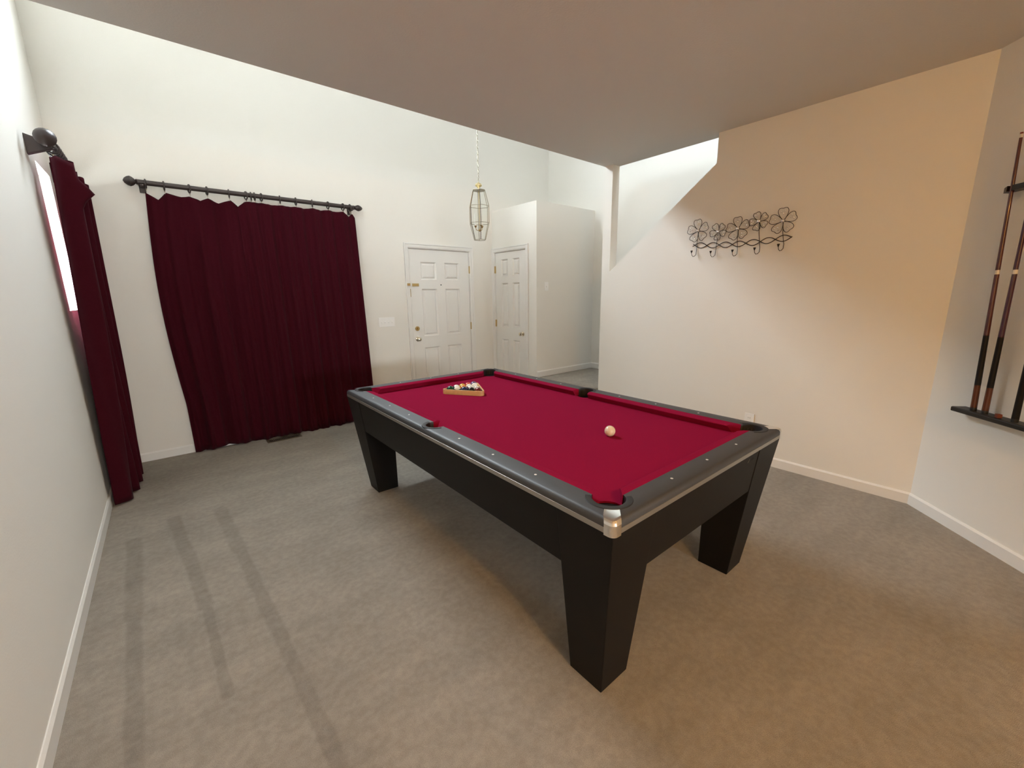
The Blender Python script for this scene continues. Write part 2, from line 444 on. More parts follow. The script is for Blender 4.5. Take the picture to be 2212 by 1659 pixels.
baseboard('baseboard_stair', 'white baseboard on the landing along the stairwell wall', (XD, YS+0.02, 0), (0,1,0), (-1,0,0), YC-YS-0.02, LAND)

# windows
def window(name, label, fn, s0, s1, z0, z1, cols, rows, depth):
    """frame in the wall hole; fn(s, z, w), w grows outwards"""
    root = thing(name, label, 'window', fn((s0+s1)/2, z0, 0), kind='structure')
    inv = Vector(fn((s0+s1)/2, z0, 0))
    def bx(nm, a, b, c, d, w0, w1, m, par=root):
        mb = MB(); P = [Vector(fn(s, z, w))-inv for w in (w0, w1) for (s, z) in ((a,c),(b,c),(b,d),(a,d))]
        v = [mb.bm.verts.new(p) for p in P]
        for f in ((0,1,2,3),(7,6,5,4),(0,4,5,1),(1,5,6,2),(2,6,7,3),(3,7,4,0)): mb.bm.faces.new([v[i] for i in f])
        return mb.build(nm, m, par)
    fw = 0.045
    bx('frame', s0, s0+fw, z0, z1, depth, depth+0.05, 'trim'); bx('frame', s1-fw, s1, z0, z1, depth, depth+0.05, 'trim')
    bx('frame', s0+fw, s1-fw, z0, z0+fw, depth, depth+0.05, 'trim'); bx('frame', s0+fw, s1-fw, z1-fw, z1, depth, depth+0.05, 'trim')
    cs = [s0+fw+(s1-s0-2*fw)*i/cols for i in range(cols+1)]
    for i in range(1, cols): bx('mullion', cs[i]-0.012, cs[i]+0.012, z0+fw, z1-fw, depth+0.012, depth+0.04, 'trim')
    for i in range(cols):
        a = cs[i]+(0.012 if i else 0); b = cs[i+1]-(0.012 if i < cols-1 else 0)
        bx('pane', a, b, z0+fw, z1-fw, depth+0.022, depth+0.028, 'glass')
    return root
window('window_1', 'high white framed window above the entry, hidden by the ceiling edge', bw, W1[0], W1[1], W1[2], W1[3], 2, 1, 0.07)
window('window_2', 'bright narrow window behind the side curtain', lw, W2[0], W2[1], W2[2], W2[3], 1, 1, 0.07)

window('window_3', 'skylight in the high ceiling over the stairs', cl, W3[0], W3[1], W3[2], W3[3], 1, 1, 0.07)

window('window_5', 'unseen window added in the rear wall for fill daylight', rw, W5[0], W5[1], W5[2], W5[3], 2, 1, 0.07)
window('window_4', 'unseen loft window added in the left wall to brighten the stairwell wall', lw, W4[0], W4[1], W4[2], W4[3], 1, 1, 0.07)

# ------------------------------------------------------------------ doors
def door(name, label, origin, sdir, ndir, w, h, panels, knob_s, knob_z, deadbolt_z=None, hinge_right=True, hinges=(), extra=None):
    """origin = foot of slab's left edge at the wall face; sdir along, ndir into the room"""
    root = thing(name, label, 'door', origin, kind='structure')
    sd, nd = Vector(sdir), Vector(ndir)
    fn = lambda s, z, n: tuple(sd*s + nd*n + Vector((0,0,z)))
    def bx(nm, a, b, c, d, n0, n1, m, par=root, bevel=0):
        mb = MB(); v = [mb.bm.verts.new(fn(s, z, n)) for n in (n0, n1) for (s, z) in ((a,c),(b,c),(b,d),(a,d))]
        for f in ((0,1,2,3),(7,6,5,4),(0,4,5,1),(1,5,6,2),(2,6,7,3),(3,7,4,0)): mb.bm.faces.new([v[i] for i in f])
        return mb.build(nm, m, par, bevel=bevel)
    F = -0.012                                   # front of the slab, just behind the wall face
    ss = sorted({0.003, w-0.003} | {p[0] for p in panels} | {p[1] for p in panels})
    zs = sorted({0.012, h-0.003} | {p[2] for p in panels} | {p[3] for p in panels})
    mb = MB()
    slab(mb, lambda s, z, q: fn(s, z, F-q), ss, zs, lambda s, z: any(p[0] < s < p[1] and p[2] < z < p[3] for p in panels), 0.040)
    body = mb.build('slab', 'doorw', root, bevel=0.0025)
    for p in panels:
        a, b, c, d = p[0]-0.002, p[1]+0.002, p[2]-0.002, p[3]+0.002
        mb = MB()
        e, g = 0.016, 0.040
        lv = lambda k, n: [fn(a+k, c+k, n), fn(b-k, c+k, n), fn(b-k, d-k, n), fn(a+k, d-k, n)]
        mb.loft([lv(0, F-0.034), lv(0, F-0.001), lv(e, F-0.019), lv(e+0.004, F-0.019), lv(g, F-0.005)])
        mb.build('panel', 'doorw', body)
    # jamb with stop, casing
    J = 0.018
    bx('jamb', -J, 0, 0, h+J, -0.10, 0.0, 'trim'); bx('jamb', w, w+J, 0, h+J, -0.10, 0.0, 'trim'); bx('jamb', 0, w, h, h+J, -0.10, 0.0, 'trim')
    bx('door_stop', 0, 0.014, 0, h, -0.075, F-0.042, 'trim'); bx('door_stop', w-0.014, w, 0, h, -0.075, F-0.042, 'trim'); bx('door_stop', 0.014, w-0.014, h-0.014, h, -0.075, F-0.042, 'trim')
    bx('threshold', 0, w, 0, 0.012, -0.10, 0.0, 'vent')
    cwid, r = 0.058, 0.006
    def casing(poly_fn):
        mb = MB(); prof = [(0, 0), (0, 0.008), (0.010, 0.012), (0.040, 0.013), (0.046, 0.018), (cwid, 0.018), (cwid, 0)]
        mb.loft([[fn(*poly_fn(q, e), n) for q, n in prof] for e in (0, 1)])
        return mb.build('casing', 'trim', root)
    casing(lambda q, e: (-r-q, (0 if e == 0 else h+r+q)))
    casing(lambda q, e: (w+r+q, (0 if e == 0 else h+r+q)))
    casing(lambda q, e: ((-r-q if e == 0 else w+r+q), h+r+q))
    # knob: rose, neck and ball lathed about the normal
    def turned(nm, s, z, prof, m, par=root):
        mb = MB(); t = Vector((0,0,1)); n = 20
        mb.loft([[tuple(sd*(s+q*math.cos(2*PI*k/n)) + t*(z+q*math.sin(2*PI*k/n)) + nd*(F+hh)) for k in range(n)] for q, hh in prof])
        return mb.build(nm, m, par, smooth=True)
    kn = turned('knob', knob_s, knob_z, [(0.012, 0.0), (0.012, 0.022), (0.022, 0.032), (0.027, 0.045), (0.025, 0.058), (0.014, 0.064), (0.001, 0.065)], 'nickel')
    turned('rose', knob_s, knob_z, [(0.032, 0.0), (0.032, 0.004), (0.024, 0.009), (0.001, 0.009)], 'nickel', kn)
    if deadbolt_z:
        db = turned('deadbolt', knob_s, deadbolt_z, [(0.031, 0.0), (0.031, 0.010), (0.026, 0.016), (0.001, 0.016)], 'brass')
        bx('thumb_turn', knob_s-0.004, knob_s+0.004, deadbolt_z-0.016, deadbolt_z+0.016, F+0.016, F+0.032, 'brass', db)
    hs = w if hinge_right else 0
    for hz in hinges:
        bx('hinge', hs-0.004, hs+0.016, hz-0.05, hz+0.05, -0.01, 0.004, 'brass')
    if extra: extra(bx, turned)
    return root
dx, dwid, dh = D1[0], D1[1]-D1[0], D1[2]
# panel rows measured from the photo
pz = [(1.698, 1.920), (0.962, 1.578), (0.290, 0.806)]
pn = [(a, b, c, d) for (c, d) in pz for (a, b) in ((0.165, 0.392), (0.523, 0.748))]
def front_extra(bx, turned):
    bx('bar_lock', 0.030, 0.122, 1.612, 1.648, -0.012, -0.004, 'brass')
    bx('bar_lock_catch', -0.052, -0.012, 1.620, 1.648, 0.012, 0.026, 'brass')
    bx('strike_plate', -0.013, -0.003, 1.48, 1.58, -0.001, 0.010, 'brass')
    turned('peephole', 0.455, 1.632, [(0.008, 0.0), (0.008, 0.003), (0.001, 0.003)], 'black')
door('door_1', 'white six panel front door with brass deadbolt and knob', (dx, YB, 0), (1,0,0), (0,-1,0), dwid, dh, pn, 0.066, 0.93, 1.067, True, (1.84, 1.06, 0.25), front_extra)
cwid_ = CD[1]-CD[0]
pz2 = [(1.750, 1.981), (1.036, 1.653), (0.30, 0.846)]
pn2 = [(CD[1]-a, CD[1]-b, c, d) for (c, d) in pz2 for (a, b) in ((4.846, 4.700), (4.592, 4.449))]
door('door_2', 'white six panel closet door on the side of the closet block', (XC, CD[1], 0), (0,-1,0), (-1,0,0), cwid_, CD[2], pn2, 0.600, 0.951, None, False, (1.847, 1.078, 0.25))

# ------------------------------------------------------------------ pool table
TX, TY, TR = 1.6839+0.006, 1.9423+0.008, -0.0065
table = thing('pool_table', 'black pool table with red cloth and tapered legs in the middle of the room', 'pool table', (TX, TY, 0), (0, 0, TR))
HU, HV = 0.7069, 1.260           # outer half sizes
NU, NV = 0.559, 1.118            # cushion noses
BU, BV = 0.608, 1.165            # cushion / rail line
ZT, ZC, ZS0, ZS1 = 0.797, 0.753, 0.746, 0.767
CPU, CPV, CPR = 0.585, 1.145, 0.060      # corner pockets
SPU, SPR = 0.622, 0.056                  # side pockets
def rrect(hu, hv, r, n=5):
    out = []
    for (sx, sy, a0) in ((1,1,0), (-1,1,PI/2), (-1,-1,PI), (1,-1,1.5*PI)):
        for k in range(n+1):
            a = a0+PI/2*k/n
            out.append((sx*(hu-r)+r*math.cos(a), sy*(hv-r)+r*math.sin(a)))
    return out
def pocket_outline(bu, bv, inward):
    """rectangle with round pockets; inward=False: pockets widen the hole (rails), True: pockets bite into the bed"""
    pts = []
    def arc(cx, cy, r, a0, a1, n=12):
        for k in range(n+1):
            a = a0+(a1-a0)*k/n
            pts.append((cx+r*math.cos(a), cy+r*math.sin(a)))
    dv = math.acos((bu-CPU)/CPR); du = math.asin((bv-CPV)/CPR)
    ds = math.acos(max(-1, min(1, (bu-SPU)/SPR)))
    # right side pocket -> up -> corner (+,+) -> ...
    for q in range(4):
        cx, cy = [(CPU,CPV), (-CPU,CPV), (-CPU,-CPV), (CPU,-CPV)][q]
        if q == 0:
            s0, s1 = -dv, PI-du
            a0, a1 = (-dv, PI-du) if not inward else (-dv, -(PI+du)+0)
        # use explicit angles for every corner by symmetry
        def mir(a):
            c, s = math.cos(a), math.sin(a)
            return math.atan2(s*(1 if cy > 0 else -1), c*(1 if cx > 0 else -1))
        n = 14
        if not inward: angs = [(-dv)+(PI-du+dv)*k/n for k in range(n+1)]
        else: angs = [(-dv)-(2*PI-(PI-du+dv))*k/n for k in range(n+1)]
        seq = [(cx+CPR*math.cos(mir(a)), cy+CPR*math.sin(mir(a))) for a in angs]
        if q in (1, 3): seq = seq[::-1]
        if q == 0:
            # first the upper half of the right side pocket is added at the end
            pts.extend(seq)
        else:
            if q == 2:
                # left side pocket between corner (-,+) and (-,-)
                if not inward: al = [PI-ds+(2*ds)*k/14 for k in range(15)]
                else: al = [PI-ds-(2*PI-2*ds)*k/14 for k in range(15)]
                pts.extend([(-SPU+SPR*math.cos(a), SPR*math.sin(a)) for a in al])
            pts.extend(seq)
    if not inward: al = [-ds+(2*ds)*k/14 for k in range(15)]
    else: al = [-ds-(2*PI-2*ds)*k/14 for k in range(15)]
    pts.extend([(SPU+SPR*math.cos(a), SPR*math.sin(a)) for a in al])
    return pts
# rail frame: flat top with pocket cut-outs, rounded outer edge
def ring_fill(bm, outer, inner):
    ov = [bm.verts.new(p) for p in outer]; iv = [bm.verts.new(p) for p in inner]
    es = [bm.edges.new((v[i], v[(i+1) % len(v)])) for v in (ov, iv) for i in range(len(v))]
    bmesh.ops.triangle_fill(bm, use_beauty=True, use_dissolve=False, edges=es)
    return ov, iv
mb = MB()
inner = pocket_outline(BU, BV, False)
prof = [(0.016, ZT), (0.009, ZT-0.003), (0.004, ZT-0.009), (0.001, ZT-0.018), (0.001, ZS1)]
outs = [[(x, y, z) for x, y in rrect(HU-i, HV-i, 0.022)] for i, z in prof]
ov, iv = ring_fill(mb.bm, outs[0], [(x, y, ZT) for x, y in inner])
mb.loft(outs, False, False)
mb.loft([[(x, y, ZT) for x, y in inner], [(x, y, ZC-0.03) for x, y in inner]], False, False)
mb.build('rail', 'rail', table, smooth=True)
# satin trim strip below the rail, four straight runs
mb = MB()
o = [[(x, y, z) for x, y in rrect(HU-i, HV-i, 0.022)] for i, z in ((0.004, ZS1+0.001), (0.0, ZS1-0.001), (0.0, ZS0+0.002), (0.003, ZS0), (0.03, ZS0))]
mb.loft(o, False, False)
mb.build('trim_strip', 'alu', table, smooth=True)
# bed
mb = MB()
bed = pocket_outline(BU-0.001, BV-0.001, True)
mb.prism(bed, lambda a, b, w: (a, b, w), ZC-0.028, ZC)
mb.build('bed_cloth', 'cloth', table)
# cushions
def cushion(p0, p1, inw, e0, e1):
    """p0->p1 along the rail line, inw = inward normal, e0/e1 = how far the nose is cut back at each end"""
    p0, p1, n = Vector((*p0, 0)), Vector((*p1, 0)), Vector((*inw, 0))
    d = (p1-p0).normalized(); L = (p1-p0).length
    prof = [(0.0, ZT-0.0005), (0.022, ZT+0.0005), (0.042, ZT-0.003), (0.0485, ZT-0.008), (0.049, ZT-0.012), (0.043, ZT-0.018), (0.030, ZC-0.001), (0.0, ZC-0.001)]
    mb = MB(); rows = []
    for end, e in ((0, e0), (L, -e1)):
        rows.append([tuple(p0+d*(end+e*(q/0.049))+n*q+Vector((0,0,z))) for q, z in prof])
    mb.loft(rows)
    mb.build('cushion', 'cloth', table, smooth=True)
cu, cv, sv = 0.534, 1.092, 0.055
for sx in (1, -1):
    cushion((sx*BU, sv), (sx*BU, cv), (-sx, 0), 0.014, 0.052)
    cushion((sx*BU, -cv), (sx*BU, -sv), (-sx, 0), 0.052, 0.014)
for sy in (1, -1):
    cushion((-cu, sy*BV), (cu, sy*BV), (0, -sy), 0.052, 0.052)
# pocket liners: flush C shaped collar and dark well
def pocket(cx, cy, r, a0, a1, wide):
    mb = MB(); n = 22; rows = []
    for k in range(n+1):
        a = a0+(a1-a0)*k/n; c, s = math.cos(a), math.sin(a)
        rows.append([(cx+c*q, cy+s*q, z) for q, z in ((r-0.001, ZT-0.02), (r-0.001, ZT+0.0005), (r+0.004, ZT+0.0025), (r+wide-0.003, ZT+0.0025), (r+wide, ZT-0.001))])
    mb.loft(rows, False, False, closed=False)
    col = mb.build('pocket_collar', 'liner', table, smooth=True)
    mb = MB()
    mb.loft([[(cx+q*math.cos(2*PI*k/28), cy+q*math.sin(2*PI*k/28), z) for k in range(28)] for q, z in ((r+0.0005, ZC-0.002), (r+0.0005, ZC-0.05), (r+0.002, ZC-0.09), (0.001, ZC-0.10))], False, True)
    mb.build('pocket_well', 'liner', col, smooth=True)
    mb = MB()
    rows = []
    for k in range(n+1):
        a = a0+(a1-a0)*k/n; c, s = math.cos(a), math.sin(a)
        rows.append([(cx+c*q, cy+s*q, z) for q, z in ((r-0.0005, ZT-0.002), (r-0.0005, ZC-0.02))])
    mb.loft(rows, False, False, closed=False)
    mb.build('pocket_wall', 'liner', col, smooth=True)
for sx in (1, -1):
    for sy in (1, -1):
        base = math.atan2(sy, sx)
        pocket(sx*CPU, sy*CPV, CPR, base-1.75, base+1.75, 0.024)
    pocket(sx*SPU, 0, SPR, (0 if sx > 0 else PI)-1.45, (0 if sx > 0 else PI)+1.45, 0.022)
# chrome corner castings
for sx in (1, -1):
    for sy in (1, -1):
        mb = MB(); hw = 0.024
        cx, cy = CPU, CPV
        dd = math.sqrt(0.5)
        ro = CPR+0.0255
        def outline(inset, r):
            # path along the outer edge from one side of the band, round the corner, to the other side
            U, V = HU-inset+0.0012, HV-inset+0.0012
            # band around the diagonal through the corner
            w = hw*math.sqrt(2)
            t0 = (U, V-w*1.15); t1 = (U-w*1.15, V)
            pts = [t0]
            for k in range(7):
                a = PI/2*k/6
                pts.append((U-r+r*math.cos(a), V-r+r*math.sin(a)))
            pts.append(t1)
            return pts
        lv = [outline(i, max(0.004, 0.022-i)) for i, z in prof] + [outline(0.0, 0.022), outline(0.0, 0.022)]
        zz = [z+0.0016 for i, z in prof[:-1]] + [ZS1, ZS0+0.002, ZS0-0.004]
        lv = lv[:len(zz)]
        loops = [[(sx*x, sy*y, z) for x, y in lp] for lp, z in zip(lv, zz)]
        rows = mb.loft(loops, False, False, closed=False)
        # top plate from the first outline back to the pocket collar
        back = []
        f0, f1 = lv[0][-1], lv[0][0]
        nb = 6
        for k in range(nb+1):
            a = PI/4 + (0.30 - 0.60*k/nb)
            back.append((cx+ro*math.cos(a), cy+ro*math.sin(a)))
        top = [mb.bm.verts.new((sx*x, sy*y, zz[0])) for x, y in lv[0]+back]
        mb.bm.faces.new(top)
        cc = mb.build('corner_casting', 'chrome', table, smooth=True)
        cc.data.set_sharp_from_angle(angle=math.radians(14))
# sights
mb = MB(); mb.lathe([(0.0055, ZT-0.001), (0.0055, ZT+0.0006), (0.001, ZT+0.0006)], 14)
sight0 = mb.build('sight', 'pearl', table)
spots = [(sx*0.648, k*0.2794) for sx in (1, -1) for k in (-3, -2, -1, 1, 2, 3)] + [(k*0.2794, sy*1.205) for sy in (1, -1) for k in (-1, 0, 1)]
for i, (x, y) in enumerate(spots):
    s = sight0 if i == 0 else sight0.copy()
    if i: COL.objects.link(s)
    s.location = (x, y, 0)
# aprons and legs: outer faces lean inwards towards the floor
def ins(z): return 0.007 + (0.0989-0.007)*(ZS0-z)/ZS0
ZA = 0.512
LU, LV = 0.447, 1.003            # inner edges of the legs
for sx in (1, -1):
    mb = MB(); a, b = HU-ins(ZS0)-0.003, HU-ins(ZA)-0.003
    poly = [(a, ZS0), (b, ZA), (b-0.022, ZA), (a-0.022, ZS0)]
    mb.prism(poly, lambda q, z, w: (sx*q, w, z), -LV+0.0015, LV-0.0015)
    mb.build('apron', 'cab', table, bevel=0.0015)
for sy in (1, -1):
    mb = MB(); a, b = HV-ins(ZS0)-0.003, HV-ins(ZA)-0.003
    poly = [(a, ZS0), (b, ZA), (b-0.022, ZA), (a-0.022, ZS0)]
    mb.prism(poly, lambda q, z, w: (w, sy*q, z), -LU+0.0015, LU-0.0015)
    mb.build('apron', 'cab', table, bevel=0.0015)
for sx in (1, -1):
    for sy in (1, -1):
        mb = MB(); rows = []
        for z in (0.0, ZA, ZS0):
            u1, v1 = HU-ins(z), HV-ins(z)
            rows.append([(sx*LU, sy*LV, z), (sx*u1, sy*LV, z), (sx*u1, sy*v1, z), (sx*LU, sy*v1, z)])
        mb.loft(rows)
        mb.build('leg', 'cab', table, bevel=0.003)
EMB = [(0.333, 0.702, 0.346, 0.719), (0.350, 0.702, 0.404, 0.708), (0.364, 0.714, 0.384, 0.719)]
# faint maker's strokes near the right end of the near apron
mb = MB()
for (u0, z0, u1, z1) in EMB:
    q = lambda z: -(HV-ins(z)-0.003)-0.0003
    mb.tube([(u0, q(z0), z0), (u1, q(z1), z1)], 0.0012, 4)
mb.build('emblem', 'emblem', table)
mb = MB(); mb.box(-0.62, 0.62, -1.18, 1.18, 0.60, 0.615)
mb.build('base_board', 'cab', table)

def tpt(u, v, z=0.0):
    c, s = math.cos(TR), math.sin(TR)
    return Vector((TX+c*u-s*v, TY+s*u+c*v, z))

# cue ball
BR = 0.028575
def ball(name, label, m, u, v, rot, group=None):
    mb = MB(); mb.sphere((0,0,0), BR, 28, 16)
    o = mb.build(name, m, None, smooth='all')
    o.location = tpt(u, v, ZC+BR); o.rotation_euler = rot
    return tag(o, label, 'billiard ball', group)
ball('cue_ball', 'plain ivory cue ball alone on the red cloth', 'cueball', 0.036, -0.672, (0,0,0))

# triangle rack with fifteen balls
RC = Vector((0.045, 0.700)); RA = math.atan2(-0.281, 0.192)   # direction of the near side
rk = thing('ball_rack', 'pale wooden triangle rack holding the billiard balls', 'rack', tpt(RC.x, RC.y, ZC), (0, 0, TR+RA))
RI = 4*2*BR/(2*math.sqrt(3))+BR+0.0015
def tri_loop(inr, r, z, n=6):
    out = []
    for q in range(3):
        a = -PI/2 + PI/3 + q*2*PI/3              # corner directions
        d = 2*(inr-r)
        cx, cy = d*math.cos(a), d*math.sin(a)
        for k in range(n+1):
            b = a-PI/3+2*PI/3*k/n
            out.append((cx+r*math.cos(b), cy+r*math.sin(b), z))
    return out
mb = MB()
lo, hi = 0.0005, 0.036
L4 = [tri_loop(RI, 0.016, hi), tri_loop(RI+0.011, 0.027, hi), tri_loop(RI+0.012, 0.028, hi-0.003), tri_loop(RI+0.012, 0.028, lo), tri_loop(RI, 0.016, lo), tri_loop(RI, 0.016, hi)]
mb.loft(L4, False, False)
mb.build('frame', 'maple', rk, smooth=True)
colors = {1: (0.70,0.42,0.03), 2: (0.012,0.018,0.09), 3: (0.60,0.05,0.025), 4: (0.07,0.015,0.10), 5: (0.75,0.22,0.02), 6: (0.008,0.06,0.03), 7: (0.13,0.012,0.012), 8: (0.008,0.008,0.009)}
cname = {1: 'yellow', 2: 'navy blue', 3: 'red', 4: 'purple', 5: 'orange', 6: 'dark green', 7: 'maroon', 8: 'black'}
rows_ = [[6, 14, 2, 8, 7], [10, 5, 12, 15], [1, 9, 13], [3, 11], [4]]
for i, row in enumerate(rows_):
    for j, num in enumerate(row):
        x = (j-(len(row)-1)/2)*2*BR
        y = -RI+0.0015+BR + i*BR*math.sqrt(3)
        c, s = math.cos(RA), math.sin(RA)
        u, v = RC.x+c*x-s*y, RC.y+s*x+c*y
        base = num if num <= 8 else num-8
        key = 'ball%d' % num
        MAT[key] = ball_mat('%s_%s' % (cname[base].replace(' ', '_'), 'stripe' if num > 8 else 'solid'), colors[base], num > 8)
        ball('billiard_ball', '%s %s ball in the wooden triangle rack' % ('white ball with' if num > 8 else 'solid', cname[base]+' stripe' if num > 8 else cname[base]) if num <= 8 else 'white ball with %s stripe in the wooden triangle rack' % cname[base],
             key, u, v, (random.uniform(0.2, 1.1), random.uniform(-0.6, 0.6), random.uniform(-1.0, 0.2)), 'balls in the triangle rack')

# ------------------------------------------------------------------ curtain rods and curtains
RZ = 2.468
def finial(mb, tip, base, r, axis):
    L = tip-base
    prof = [(0.016, base), (0.024, base+0.06*L), (0.016, base+0.14*L), (0.022, base+0.20*L), (r*0.80, base+0.32*L), (r, base+0.50*L), (r*0.86, base+0.70*L), (r*0.5, base+0.90*L), (0.002, tip)]
    return prof
def rod_thing(name, label, axis, fixed, a0, a1, tip0, tip1, rings, bracket, wall, r0, r1):
    """axis 'x' or 'y'; fixed = the other horizontal coordinate"""
    base = (a0, fixed, 0) if axis == 'x' else (fixed, a0, 0)
    root = thing(name, label, 'curtain rod', (0,0,0))
    cen = (0, fixed, RZ) if axis == 'x' else (fixed, 0, RZ)
    mb = MB(); mb.lathe([(0.0215, a0), (0.0215, a1)], 16, cen, axis); mb.build('pole', 'rod', root, smooth=True)
    for tip, b, r in ((tip0, a0, r0), (tip1, a1, r1)):
        mb = MB(); mb.lathe(finial(mb, tip, b, r, axis), 18, cen, axis); mb.build('finial', 'rod', root, smooth=True)
    for b in bracket:
        mb = MB()
        if axis == 'x':
            mb.box(b-0.014, b+0.014, fixed, wall, RZ-0.034, RZ-0.012); mb.box(b-0.022, b+0.022, wall-0.012, wall, RZ-0.07, RZ+0.035)
            mb.box(b-0.014, b+0.014, fixed-0.024, fixed+0.01, RZ-0.030, RZ-0.017)
        else:
            mb.prism([(wall, RZ-0.085), (wall, RZ+0.035), (fixed, RZ+0.002), (fixed+0.012, RZ-0.034), (fixed-0.02, RZ-0.048)], lambda a, z, w: (a, w, z), b-0.02, b+0.02)
            mb.box(fixed-0.01, fixed+0.024, b-0.014, b+0.014, RZ-0.030, RZ-0.017)
        mb.build('bracket', 'rod', root, bevel=0.003)
    first = None
    for q in rings:
        if first is None:
            mb = MB()
            pts = [((0, 0.034*math.cos(t), 0.034*math.sin(t)) if axis == 'x' else (0.034*math.cos(t), 0, 0.034*math.sin(t))) for t in [2*PI*k/20 for k in range(20)]]
            mb.tube(pts, 0.0062, 8, True)
            first = ring = mb.build('ring', 'rod', root, smooth='all')
            mb = MB(); mb.tube([(0,0,-0.038), (0,0,-0.066)], 0.0022, 6); mb.sphere((0,0,-0.043), 0.006, 8, 6)
            eye = mb.build('eyelet', 'nickel', ring)
        else:
            ring = first.copy(); COL.objects.link(ring)
            e = eye.copy(); COL.objects.link(e); e.parent = ring
        ring.location = (q, fixed, RZ-0.0075) if axis == 'x' else (fixed, q, RZ-0.0075)
        ring.rotation_euler = (0, 0, random.uniform(-0.25, 0.25))
    return root
RY = YB-0.09
rings_b = [0.045, 0.167, 0.343, 0.473, 0.643, 0.78, 0.823, 0.853, 0.91, 1.075, 1.221, 1.38, 1.539, 1.697, 1.772]
rod_thing('curtain_rod', 'dark wooden rod with egg finials left of the front door', 'x', RY, -0.005, 1.815, -0.098, 1.915, rings_b, (0.02, 1.792), YB, 0.041, 0.033)
LX = XL+0.105
rod_thing('curtain_rod', 'dark wooden rod on the left wall, seen end on', 'y', LX, 4.02, 4.96, 3.90, 5.01, [4.16, 4.24, 4.30, 4.36, 4.45, 4.58, 4.72, 4.86], (4.09, 4.93), XL, 0.052, 0.03)

def interp(tab, x):
    if x <= tab[0][0]: return tab[0][1]
    for (a, b), (c, d) in zip(tab, tab[1:]):
        if x <= c: return b+(d-b)*(x-a)/(c-a)
    return tab[-1][1]
def curtain(name, label, fn, s0, s1, ztop, zbot, folds, amp, ns=150, nz=44, group=None, seed=1):
    """fn(s, off, z) -> point. folds: list of (frequency, weight, phase)"""
    mb = MB(); rows = []
    for j in range(nz+1):
        row = []
        for i in range(ns+1):
            t = i/ns; s = s0+(s1-s0)*t
            zt, zb = ztop(s), zbot(s)
            h = j/nz; h = h**1.15
            z = zt+(zb-zt)*h
            a = amp(h)
            o = sum(w*math.sin(2*PI*f*t+p+0.5*math.sin(3.1*h+p*2)) for f, w, p in folds)*a
            row.append(fn(s, o, z, t, h))
        rows.append(row)
    mb.loft(rows, False, False, closed=False)
    o = mb.build(name, 'curtain', None, smooth='all', weld=False)
    md = o.modifiers.new('thickness', 'SOLIDIFY'); md.thickness = 0.004; md.offset = 0
    return tag(o, label, 'curtain', group)
top_tab = [(0.034,2.398),(0.07,2.374),(0.114,2.345),(0.172,2.407),(0.279,2.389),(0.338,2.403),(0.413,2.372),(0.476,2.403),(0.555,2.368),(0.651,2.406),(0.712,2.350),(0.773,2.401),(0.84,2.405),(0.913,2.407),(0.99,2.400),(1.068,2.404),(1.14,2.400),(1.215,2.407),(1.30,2.400),(1.374,2.409),(1.46,2.400),(1.54,2.410),(1.62,2.402),(1.694,2.407),(1.756,2.365),(1.793,2.400),(1.82,2.358)]
def left_bow(h): return -0.045*math.sin(PI*min(1, h*1.25))+0.02*h
curtain('curtain', 'dark maroon curtain panel nearer the room corner', lambda s, o, z, t, h: (s+(left_bow(h)*(1-t)), RY+0.030+o*0.85, z),
        0.034, 0.735, lambda s: interp(top_tab, s), lambda s: 0.004+0.014*max(0, math.sin(7*s-0.6)),
        [(3.0, 0.7, 0.4), (7.0, 0.35, 1.9), (13.0, 0.12, 0.3)], lambda h: 0.020+0.022*h, group='maroon curtains left of the front door')
curtain('curtain', 'dark maroon curtain panel nearer the front door, with pleats', lambda s, o, z, t, h: (s+0.05*h*t-0.012*(1-t), RY-0.004+o, z),
        0.712, 1.82, lambda s: interp(top_tab, s), lambda s: 0.004+0.012*max(0, math.sin(9*s)),
        [(7.6, 0.55, 0.2), (4.0, 0.35, 1.0), (19.0, 0.26, 0.9)], lambda h: 0.022+0.014*h, group='maroon curtains left of the front door')
def side_fn(s, o, z, t, h):
    cx = LX+0.028-0.040*h
    flap = 0.105*math.exp(-((z-2.20)/0.055)**2)*math.exp(-((t-0.16)/0.07)**2)
    near = 0.02*math.exp(-(t/0.1)**2)
    return (cx+o+flap-near*h, s, z)
curtain('curtain', 'dark maroon curtain on the left wall beside the bright window', side_fn, 4.04, 4.93, lambda s: 2.395-0.02*math.sin(40*s)**2, lambda s: 0.010,
        [(5.0, 0.8, -1.2), (9.0, 0.25, 0.6)], lambda h: 0.062+0.016*h)

# ------------------------------------------------------------------ floor register
vt = thing('floor_register', 'brown metal floor register at the foot of the curtains', 'floor vent', (0.815, 4.868, 0), (0, 0, 0.02))
mb = MB(); mb.box(-0.165, 0.165, -0.058, -0.044, 0, 0.008); mb.box(-0.165, 0.165, 0.044, 0.058, 0, 0.008)
mb.box(-0.165, -0.145, -0.044, 0.044, 0, 0.008); mb.box(0.145, 0.165, -0.044, 0.044, 0, 0.008)
mb.build('frame', 'vent', vt, bevel=0.002)
mb = MB(); mb.box(-0.145, 0.145, -0.044, 0.044, 0.0, 0.0015); mb.build('duct', 'black', vt)
for k in range(18):
    mb = MB(); x = -0.136+k*0.016; mb.box(x-0.003, x+0.003, -0.044, 0.044, 0.001, 0.006); mb.build('louver', 'vent', vt)

